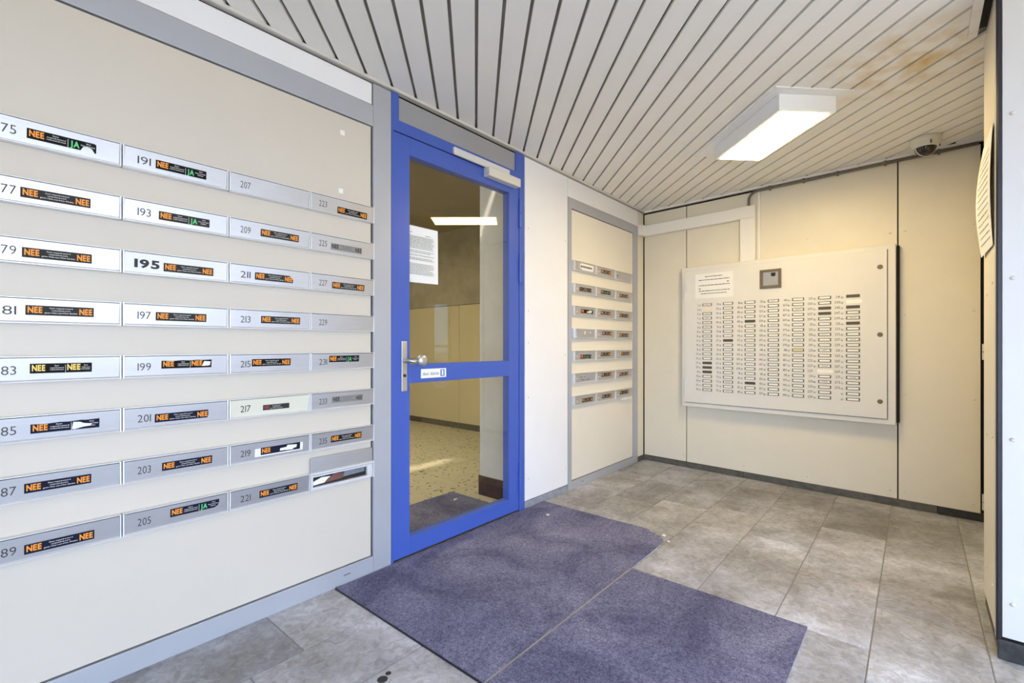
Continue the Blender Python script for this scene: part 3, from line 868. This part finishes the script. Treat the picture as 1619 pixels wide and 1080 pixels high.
for c in range(4):
    for r_ in range(8):
        num = 175 + 16 * c + 2 * r_
        if num == 237:
            continue
        zt = 1.7962 - 0.1773 * r_
        x0 = CB[c] + .0015
        fm = {217: 'cream_flap', 195: 'white_flap'}.get(num, 'alu')
        how = HOW[STN[num][3]] if num in STN else 'without any sticker'
        kind = {217: 'cream', 195: 'white'}.get(num, 'aluminium')
        t, fl = letterbox(x0, zt, f'{kind} letterbox reading {num}, {ROW8[r_]} row, {COL4[c]} column, {how}', 'letterboxes in the wide panel', MESH_L, fm)
        mb = MB()
        if num == 195:
            text(mb, '195', .031, .026, .026, 'bold', width=.071, w=.0203)
        else:
            text(mb, str(num), .040, .026, .0255, 'thin' if num != 217 else 'regular', width=.037, w=.0203)
        part('house_number', mb, 'ink_black' if num in (195, 217) else 'ink', fl)
        if num in STN:
            a, b, zc, kd, sh, bs = STN[num]
            h_ = .0215 if num == 217 else .0295
            if num == 219:
                part('paper_label', MB().box(a - x0 - .022, b - x0 + .012, .017, .050, .020, .0204), 'paper', fl)
            sticker(fl, a - x0, zc - (zt - BH) - h_ / 2, b - a, h_, kd, sh, bs, w=.0206)
# the last box of the fourth column: flap folded up, mail showing in the slot
zt = 1.7962 - 0.1773 * 7
x0 = CB[3] + .0015
t = thing('letterbox', 'open letterbox with raised grey flap and mail in its slot', 'letterbox', (x0, 0, zt - BH), WL, 'letterboxes in the wide panel')
link('frame', MESH_L['frame'], t)
f = MB()
f.box(.006, WB_ - .006, .058, .066, 0, .019); f.box(.006, WB_ - .006, .003, .014, 0, .019); f.box(.006, .014, .014, .058, 0, .019); f.box(WB_ - .034, WB_ - .006, .014, .058, 0, .017)
part('slot_rim', f, 'alu_light', t, None, None, .001)
part('slot_back', MB().box(.014, WB_ - .034, .014, .058, .0, .002), 'dark', t)
part('flap', MB().box(.005, WB_ - .004, .075, .143, .008, .014), 'alu', t, None, None, .001)
part('flap_lip', MB().box(.005, WB_ - .004, .068, .078, .008, .022), 'alu_light', t, None, None, .001)
base = Vector((x0, 0, zt - BH))
for (nm, lab, m, poly, w0) in (('envelope', 'white envelope end at the left of the open letterbox slot', 'paper', [(.02, .02), (.085, .024), (.10, .046), (.06, .050), (.02, .036)], .004),
                               ('envelope', 'brown envelope stuck in the middle of the open letterbox slot', 'mail_red', [(.07, .022), (.16, .026), (.17, .050), (.12, .054), (.09, .040)], .006),
                               ('envelope', 'grey envelope at the right of the open letterbox slot', 'mail_grey', [(.15, .030), (.275, .034), (.277, .055), (.17, .055)], .003)):
    e = link(nm, MB().prism(poly, w0, w0 + .004).mesh(nm, m), None, base, WL)
    tag(e, lab, 'envelope', 'mail in the open letterbox')

# second bank, right of the door
MESH_R = mk(0.3300, .0165)
RS = {(1, 2): (-.7662, -.6045, 1.7506, 'NN', 'st_grey'), (2, 1): (-1.1043, -.9275, 1.5701, 'RR', 'st_grey'), (2, 2): (-.7703, -.6074, 1.5755, 'NJ', 'st_black'), (2, 3): (-.4402, -.2738, 1.573, 'NN', 'st_grey'),
      (3, 1): (-1.084, -.8991, 1.3962, 'S', 'st_black'), (3, 2): (-.773, -.6088, 1.3991, 'NN', 'st_grey'), (3, 3): (-.4371, -.2705, 1.3942, 'NN', 'st_grey'),
      (4, 2): (-.7484, -.587, 1.2264, 'NN', 'st_grey'), (4, 3): (-.4402, -.2705, 1.2161, 'NN', 'st_grey'), (5, 1): (-1.09, -.9288, 1.0335, 'NJ', 'st_black'), (5, 2): (-.773, -.6088, 1.048, 'NN', 'st_black'),
      (5, 3): (-.4123, -.2492, 1.0486, 'NN', 'st_grey'), (6, 2): (-.7593, -.5972, .8729, 'NN', 'st_black'), (6, 3): (-.4433, -.2738, .8654, 'NN', 'st_grey'), (7, 1): (-1.0658, -.903, .6845, 'NN', 'st_black'),
      (7, 2): (-.7525, -.5899, .6888, 'NN', 'st_black'), (7, 3): (-.4356, -.2705, .6977, 'NN', 'st_black')}
ROWN = ['top', 'second', 'third', 'fourth', 'fifth', 'sixth', 'bottom']
COLN = ['left', 'middle', 'right']
for r_ in range(7):
    for c in range(3):
        zt = 1.7845 - 0.1766 * r_
        x0 = -1.1865 + .3318 * c
        extra = ''
        key = (r_ + 1, c + 1)
        if key == (1, 1): extra = ' with a torn white label'
        elif key == (4, 1): extra = ' bent open with glue spots'
        elif key == (7, 3): extra = ' with a white envelope below'
        elif key in RS:
            extra = {'NN': ' with a NEE NEE sticker', 'NJ': ' with a NEE JA sticker', 'RR': ' with a faded red sticker', 'S': ' with a half white sticker'}[RS[key][3]]
        else:
            extra = ' without a sticker'
        t = thing('letterbox', f'grey letterbox right of the blue door, {ROWN[r_]} row, {COLN[c]} column{extra}', 'letterbox', (x0, 0, zt - BH), WL, 'letterboxes in the small panel')
        link('frame', MESH_R['frame'], t)
        fl = link('flap', MESH_R['alu'], t, (0, 0, -.002), (R(5), 0, 0))
        link('flap_lip', MESH_R['lip'], fl)
        if key == (4, 1):
            fl.rotation_euler = (0, R(3.5), 0); fl.location = (0, 0, .019)
            for (gx, gz, gr) in ((.15, .045, .014), (.24, .048, .010)):
                link('glue_spot', MB().lathe([(gr, .020), (gr * .7, .0207)], 12).mesh('glue_spot', 'scrap'), fl, (gx, gz, 0))
        if key == (1, 1):
            part('torn_label', MB().prism([(.09, .032), (.13, .016), (.29, .018), (.295, .066), (.10, .068), (.088, .05)], .0202, .0208), 'paper', fl)
            mb = MB(); lines(mb, .10, .27, .036, .014, .0209, 77, .004, (.008, .02))
            part('scribble', mb, 'ink', fl)
        if key == (6, 1):
            mb = MB(); lines(mb, .09, .17, .046, .003, .0202, 5, .02, (.02, .05)); lines(mb, .11, .25, .022, .004, .0202, 6, .02, (.03, .06))
            part('scratch_marks', mb, 'ink', fl)
        if key in RS:
            a, b, zc, kd, bs = RS[key]
            sticker(fl, a - x0, zc - (zt - BH) - .0155, b - a, .031, kd, 'full', bs, w=.0206)
        mb = MB(); mb.box(.040, .058, .030, .042, .0201, .0204)
        if key not in ((1, 1), (4, 1)):
            part('worn_number', mb, 'ink' if key == (1, 3) else 'alu_light', fl)
e = link('envelope', MB().prism([(0, -.004), (.17, .0), (.175, .006), (.08, .012), (.0, .008)], .010, .045).mesh('envelope', 'paper'), None, (-1.1865 + .6636 + .12, -.0, 1.7845 - 6 * .1766 - BH - .012), WL)
tag(e, 'white envelope sticking out below the bottom right letterbox', 'envelope')

# ---------------------------------------------------------------- floor mats
def mat_mesh(name, poly):
    return MB().prism(poly, 0.0, 0.0055).mesh(name, 'mat')
rr = random.Random(3)
poly = [(-3.155, -0.953)]
poly += [(-2.60, -.953), (-2.098, -.953), (-1.672, -.945), (-1.668, -.925), (-1.645, -.93), (-1.638, -.90), (-1.615, -.905), (-1.622, -.868), (-1.592, -.862), (-1.598, -.835), (-1.565, -.80)]
poly += [(-1.562, -.012)]
x = -1.62
while x > -3.13:
    poly.append((x, -.010 - rr.uniform(0, .006))); x -= rr.uniform(.03, .07)
poly += [(-3.157, -.004)]
m1 = link('floor_mat', mat_mesh('floor_mat', poly)); tag(m1, 'dark blue grey carpet mat with a torn corner before the blue door', 'mat', 'carpet mats by the door')
m2 = link('floor_mat', mat_mesh('floor_mat', [(-3.155, -1.71), (-2.096, -1.712), (-2.094, -.960), (-3.155, -.960)])); tag(m2, 'dark blue grey carpet mat further from the blue door', 'mat', 'carpet mats by the door')
struct('trim_4', MB().box(-3.155, -2.096, -.9598, -.9532, -.002, .0062), 'grout', label='thin pale strip between the two mats')
struct('trim_5', MB().box(-3.162, -3.1575, -1.712, -.012, -.002, .0040), 'dark_trim', label='thin dark strip along the mats at the near side')
for (i, (x, y, s_)) in enumerate(((-1.78, -.21, .020), (-1.66, -.975, .016), (-1.60, -.925, .024))):
    o = link('paper_scrap', MB().prism([(0, 0), (s_, .2 * s_), (1.2 * s_, .9 * s_), (.3 * s_, s_)], 0, .004).mesh('paper_scrap', 'scrap'), None, (x, y, .0056 if i == 0 else 0.0))
    tag(o, ['white paper scrap lying on the mat near the blue door', 'small white scrap on the slabs beside the torn mat corner', 'larger white scrap inside the torn mat corner'][i], 'scrap', 'scraps around the mat')

# ---------------------------------------------------------------- doorbell cabinet on the back wall
cab = thing('doorbell_cabinet', 'large pale doorbell cabinet with rows of name plates on back wall', 'cabinet', bpt(0.427, 0.572, 0), WB)
CW, CHH = 1.515, 1.250
part('body', MB().box(0, CW, 0, CHH, .0, .074), 'cab', cab, None, None, .003)
part('backing', MB().box(.03, CW + .016, .015, CHH - .01, 0, .03), 'dark', cab)
DU0, DV0 = 0.455 - .427, 0.612 - .572
cdoor = part('cabinet_door', MB().box(0, 1.441, 0, 1.176, 0, .010), 'cab', cab, (DU0, DV0, .074), None, .002)
part('door_gap', MB().box(1.4425, 1.4455, -.003, 1.176, -.001, .0008), 'dark', cab, (DU0, DV0, .074))
part('door_gap', MB().box(0, 1.4455, -.0045, -.0012, -.001, .0008), 'plate_frame', cab, (DU0, DV0, .074))
def cu(u): return u - .427 - DU0
def cv(v): return v - .572 - DV0
FZ = .010
PL = {}
PWD, PHT = .081, .0215
for nm in ('plate_white', 'plate_cream', 'plate_yellow', 'plate_dark'):
    mb = MB()
    e = .0065; e2 = .0035
    if nm == 'plate_dark':
        mb.box(0, PWD, 0, PHT, 0, .002, 0); mb.box(.004, PWD - .004, .003, PHT - .003, .002, .0023, 1)
    else:
        mb.box(0, e, 0, PHT, 0, .003, 0); mb.box(PWD - e, PWD, 0, PHT, 0, .003, 0); mb.box(e, PWD - e, 0, e2, 0, .003, 0); mb.box(e, PWD - e, PHT - e2, PHT, 0, .003, 0)
        mb.box(e, PWD - e, e2, PHT - e2, 0, .002, 1)
    PL[nm] = mb.mesh('name_plate', ['plate_cream' if nm == 'plate_cream' else 'plate_frame', nm])
nmark = []
for s_ in range(4):
    mb = MB(); lines(mb, .022, .060, .0095, .003, .0021, 300 + s_, .003, (.005, .014)); nmark.append(mb.mesh('name_print', 'ink'))
BTN = MB().lathe([(.0075, 0), (.0075, .003), (.006, .0045), (.002, .005)], 12).mesh('bell_button', 'steel')
special = {(0, 1): 'plate_cream', (0, 13): 'plate_dark', (0, 14): 'plate_dark', (0, 15): 'plate_dark', (1, 8): 'plate_dark', (2, 4): 'plate_dark', (2, 17): 'plate_dark', (4, 10): 'plate_yellow',
           (5, 2): 'plate_dark', (5, 3): 'plate_dark', (6, 0): 'plate_dark', (6, 2): 'plate_dark', (6, 5): 'plate_dark', (5, 14): None, (6, 1): None}
names = {(0, 0), (0, 2), (0, 3), (0, 4), (0, 5), (0, 7), (1, 17), (1, 19), (3, 5), (4, 2), (4, 8), (5, 7), (5, 13), (5, 16), (6, 15), (6, 8), (3, 0), (0, 19), (5, 10), (6, 4)}
nums = MB()
pu = [.618, .794, .969, 1.143, 1.316, 1.490, 1.663]
for c in range(7):
    for r_ in range(20):
        v = 1.477 - .0392 * r_
        kd = special.get((c, r_), 'plate_white')
        if kd:
            p = link('name_plate', PL[kd], cdoor, (cu(pu[c]), cv(v) - PHT / 2, FZ))
        else:
            p = part('blank_strip', MB().box(-.006 if c == 5 else 0, PWD + .012, 0, PHT + .004, 0, .001), 'plate_white', cdoor, (cu(pu[c]), cv(v) - PHT / 2 - .002, FZ))
        if not (c == 5 and r_ == 14):
            link('bell_button', BTN, cdoor, (cu(pu[c] - .0245), cv(v) - .004, FZ))
        n_ = 1 + 40 * c + 2 * r_
        if n_ <= 275:
            nums = MB(); text(nums, str(n_), cu(pu[c] - .038), cv(v) - .009, .0180, 'regular', align='r', w=FZ + .0003, xs=.85)
            part('house_number', nums, 'ink_black', cdoor)
        if (c, r_) in names:
            link('name_print', nmark[(c + r_) % 4], cdoor, (cu(pu[c]), cv(v) - PHT / 2, FZ))
# reader
rd = MB(); W_, H_ = .156, .150
rd.box(0, W_, 0, .022, 0, .012); rd.box(0, W_, H_ - .020, H_, 0, .012); rd.box(0, .024, .022, H_ - .020, 0, .012); rd.box(W_ - .022, W_, .022, H_ - .020, 0, .012)
part('reader_frame', rd, 'bronze', cdoor, (cu(1.086), cv(1.579), FZ), None, .002)
part('reader_plate', MB().box(.024, W_ - .022, .022, H_ - .020, 0, .005), 'steel', cdoor, (cu(1.086), cv(1.579), FZ))
part('lock_hole', MB().prism([(.082, .098), (.098, .090), (.114, .098), (.114, .122), (.082, .122)], .005, .0075), 'dark', cdoor, (cu(1.086), cv(1.579), FZ))
for z in (1.668, 1.197, .730):
    mb = MB(); mb.lathe([(.016, 0), (.016, .003), (.012, .005)], 16); mb.box(-.009, .009, -.0022, .0022, .005, .0056)
    part('quarter_turn_lock', mb, 'bronze', cdoor, (cu(1.858), cv(z), FZ))
for (z0, z1) in ((1.508, 1.683), (.681, .856)):
    mb = MB(); mb.box(-.004, .003, 0, z1 - z0, -.005, .009); mb.box(.006, .036, z1 - z0 - .085, z1 - z0, 0, .003)
    part('hinge', mb, 'alu_light', cdoor, (cu(.460), cv(z0), FZ), None, .001)
pn = thing('cabinet_notice', 'small white printed notice stuck on the doorbell cabinet', 'notice', bpt(.554, 1.534, .0848), WB)
part('sheet', MB().box(0, .325, 0, .216, 0, .0008), 'paper', pn)
pr = MB()
for (x0, x1, z, sd) in ((.085, .235, .186, 1), (.03, .295, .158, 2), (.03, .295, .110, 3), (.03, .295, .062, 4), (.05, .27, .038, 5)):
    lines(pr, x0, x1, z, .0055, .001, 40 + sd, .004, (.012, .04))
pr.prism([(.275, .127), (.292, .134), (.275, .141)], .001, .0012); pr.prism([(.045, .078), (.045, .092), (.028, .085)], .001, .0012)
part('print', pr, 'ink', pn)

# cable trunking, slim profile and conduit
tr = thing('cable_trunking', 'white cable trunking running from the corner down to the doorbell cabinet', 'trunking', bpt(0, 1.82, 0), WB)
part('horizontal_run', MB().box(.03, 1.035, .362, .462, 0, .05), 'trunk', tr, None, None, .003)
part('drop_run', MB().box(.918, 1.035, .004, .3615, 0, .048), 'trunk', tr, None, None, .003)
ce = MB().box(-.030, .078, 2.182, 2.282, .003, .045)
o = part('corner_run', ce, 'trunk', None, (0, 0, 0), WL, .003)
o.parent = tr
bpy.context.view_layer.update()
o.matrix_parent_inverse = tr.matrix_world.inverted()
sp = link('cable_profile', MB().box(1.046, 1.066, 1.824, 2.404, 0, .012).mesh('cable_profile', 'trunk'), None, bpt(0, 0, 0), WB)
tag(sp, 'slim white cable profile rising from the cabinet beside the trunking', 'profile')
cd = thing('conduit', 'grey conduit bending out of the trunking and along the ceiling edge', 'conduit', bpt(0.98, 2.284, 0), WB)
pts = [(0, 0, .022), (0, .045, .022)]
for k in range(1, 9):
    a = math.pi / 2 * k / 8
    pts.append((.07 * (1 - math.cos(a)), .045 + .07 * math.sin(a), .022))
pts.append((1.37, .118, .022))
smooth(part('pipe', MB().tube(pts, .0105, 10), 'conduit', cd))
for u in (.16, .40, .62, .90, 1.18):
    part('pipe_clip', MB().box(u - .006, u + .006, .102, .134, 0, .035), 'conduit', cd, None, None, .002)

# ---------------------------------------------------------------- ceiling lamp
la = thing('ceiling_lamp', 'lit white box lamp mounted on the slatted ceiling', 'lamp', (-1.155, -1.36, CZ), (0, 0, R(45)))
part('mounting_plate', MB().box(-.44, .44, -.21, .21, -.006, 0), 'lamp_white', la, (.03, 0, 0))
hs = MB(); hs.box(-.34, .32, -.157, .157, -.092, -.006)
part('housing', hs, 'lamp_white', la, (-.015, 0, 0), None, .003)
part('diffuser', MB().box(-.318, .298, -.132, .132, -.0955, -.0925), 'diffuser', la, (-.015, 0, 0))

# ---------------------------------------------------------------- dome camera
dc = thing('dome_camera', 'off white dome security camera with smoked bubble under the ceiling', 'camera', (-.30, -2.085, CZ))
smooth(part('housing', MB().lathe([(.079, 0), (.080, -.010), (.078, -.030), (.064, -.058), (.058, -.062)][::-1], 32), 'cam_white', dc))
prof = [(.054 * math.cos(a), -.060 - .050 * math.sin(a)) for a in [math.pi / 2 * k / 8 for k in range(8)]] + [(.003, -.110)]
smooth(part('bubble', MB().lathe(prof[::-1], 32), 'dome', dc))
ring = MB()
rp = []
for k in range(17):
    a = math.pi * k / 16
    rp.append((.060 * math.cos(a), 0, -.060 - .054 * math.sin(a)))
ring.tube(rp, .0026, 6)
part('guard_ring', ring, 'cam_white', dc, None, (0, 0, R(-55)))
for a in (200, 290):
    part('fixing_slot', MB().box(-.003, .003, -.003, .003, -.012, .012), 'dark', dc, (.072 * math.cos(R(a)), .072 * math.sin(R(a)), -.045))

# ---------------------------------------------------------------- curled notice on the stub wall
cn = thing('wall_notice', 'curled paper notice pinned to the narrow cream wall by the corner', 'notice', (-1.41, -2.2635, 1.50), (R(90), 0, R(180)))
vv = []; ff = []
N = 12; Mz = 8
for s_ in (0, 1):
    for j in range(Mz + 1):
        for i in range(N + 1):
            u = i / N; v = j / Mz
            bulge = .003 + .020 * math.sin(math.pi * v) * (1 - .6 * u) + .006 * (1 - u) * (1 - v)
            vv.append((.335 * u, .465 * v, bulge + .001 * s_))
S = (N + 1) * (Mz + 1)
for j in range(Mz):
    for i in range(N):
        a = j * (N + 1) + i
        ff.append((a + S, a + 1 + S, a + N + 2 + S, a + N + 1 + S)); ff.append((a, a + N + 1, a + N + 2, a + 1))
smooth(part('sheet', MB().add(vv, ff), 'paper', cn))
pr = MB()
for j in range(14):
    v = .08 + .06 * j * .95
    z = .465 * v
    if z > .43: break
    lines(pr, .05, .29, z, .006, .0, 90 + j, .01, (.02, .05))
pr.v = [(x, y, z + .0045 + .020 * math.sin(math.pi * y / .465) * (1 - .6 * x / .335) + .006 * (1 - x / .335) * (1 - y / .465)) for (x, y, z) in pr.v]
part('print', pr, 'alu', cn)
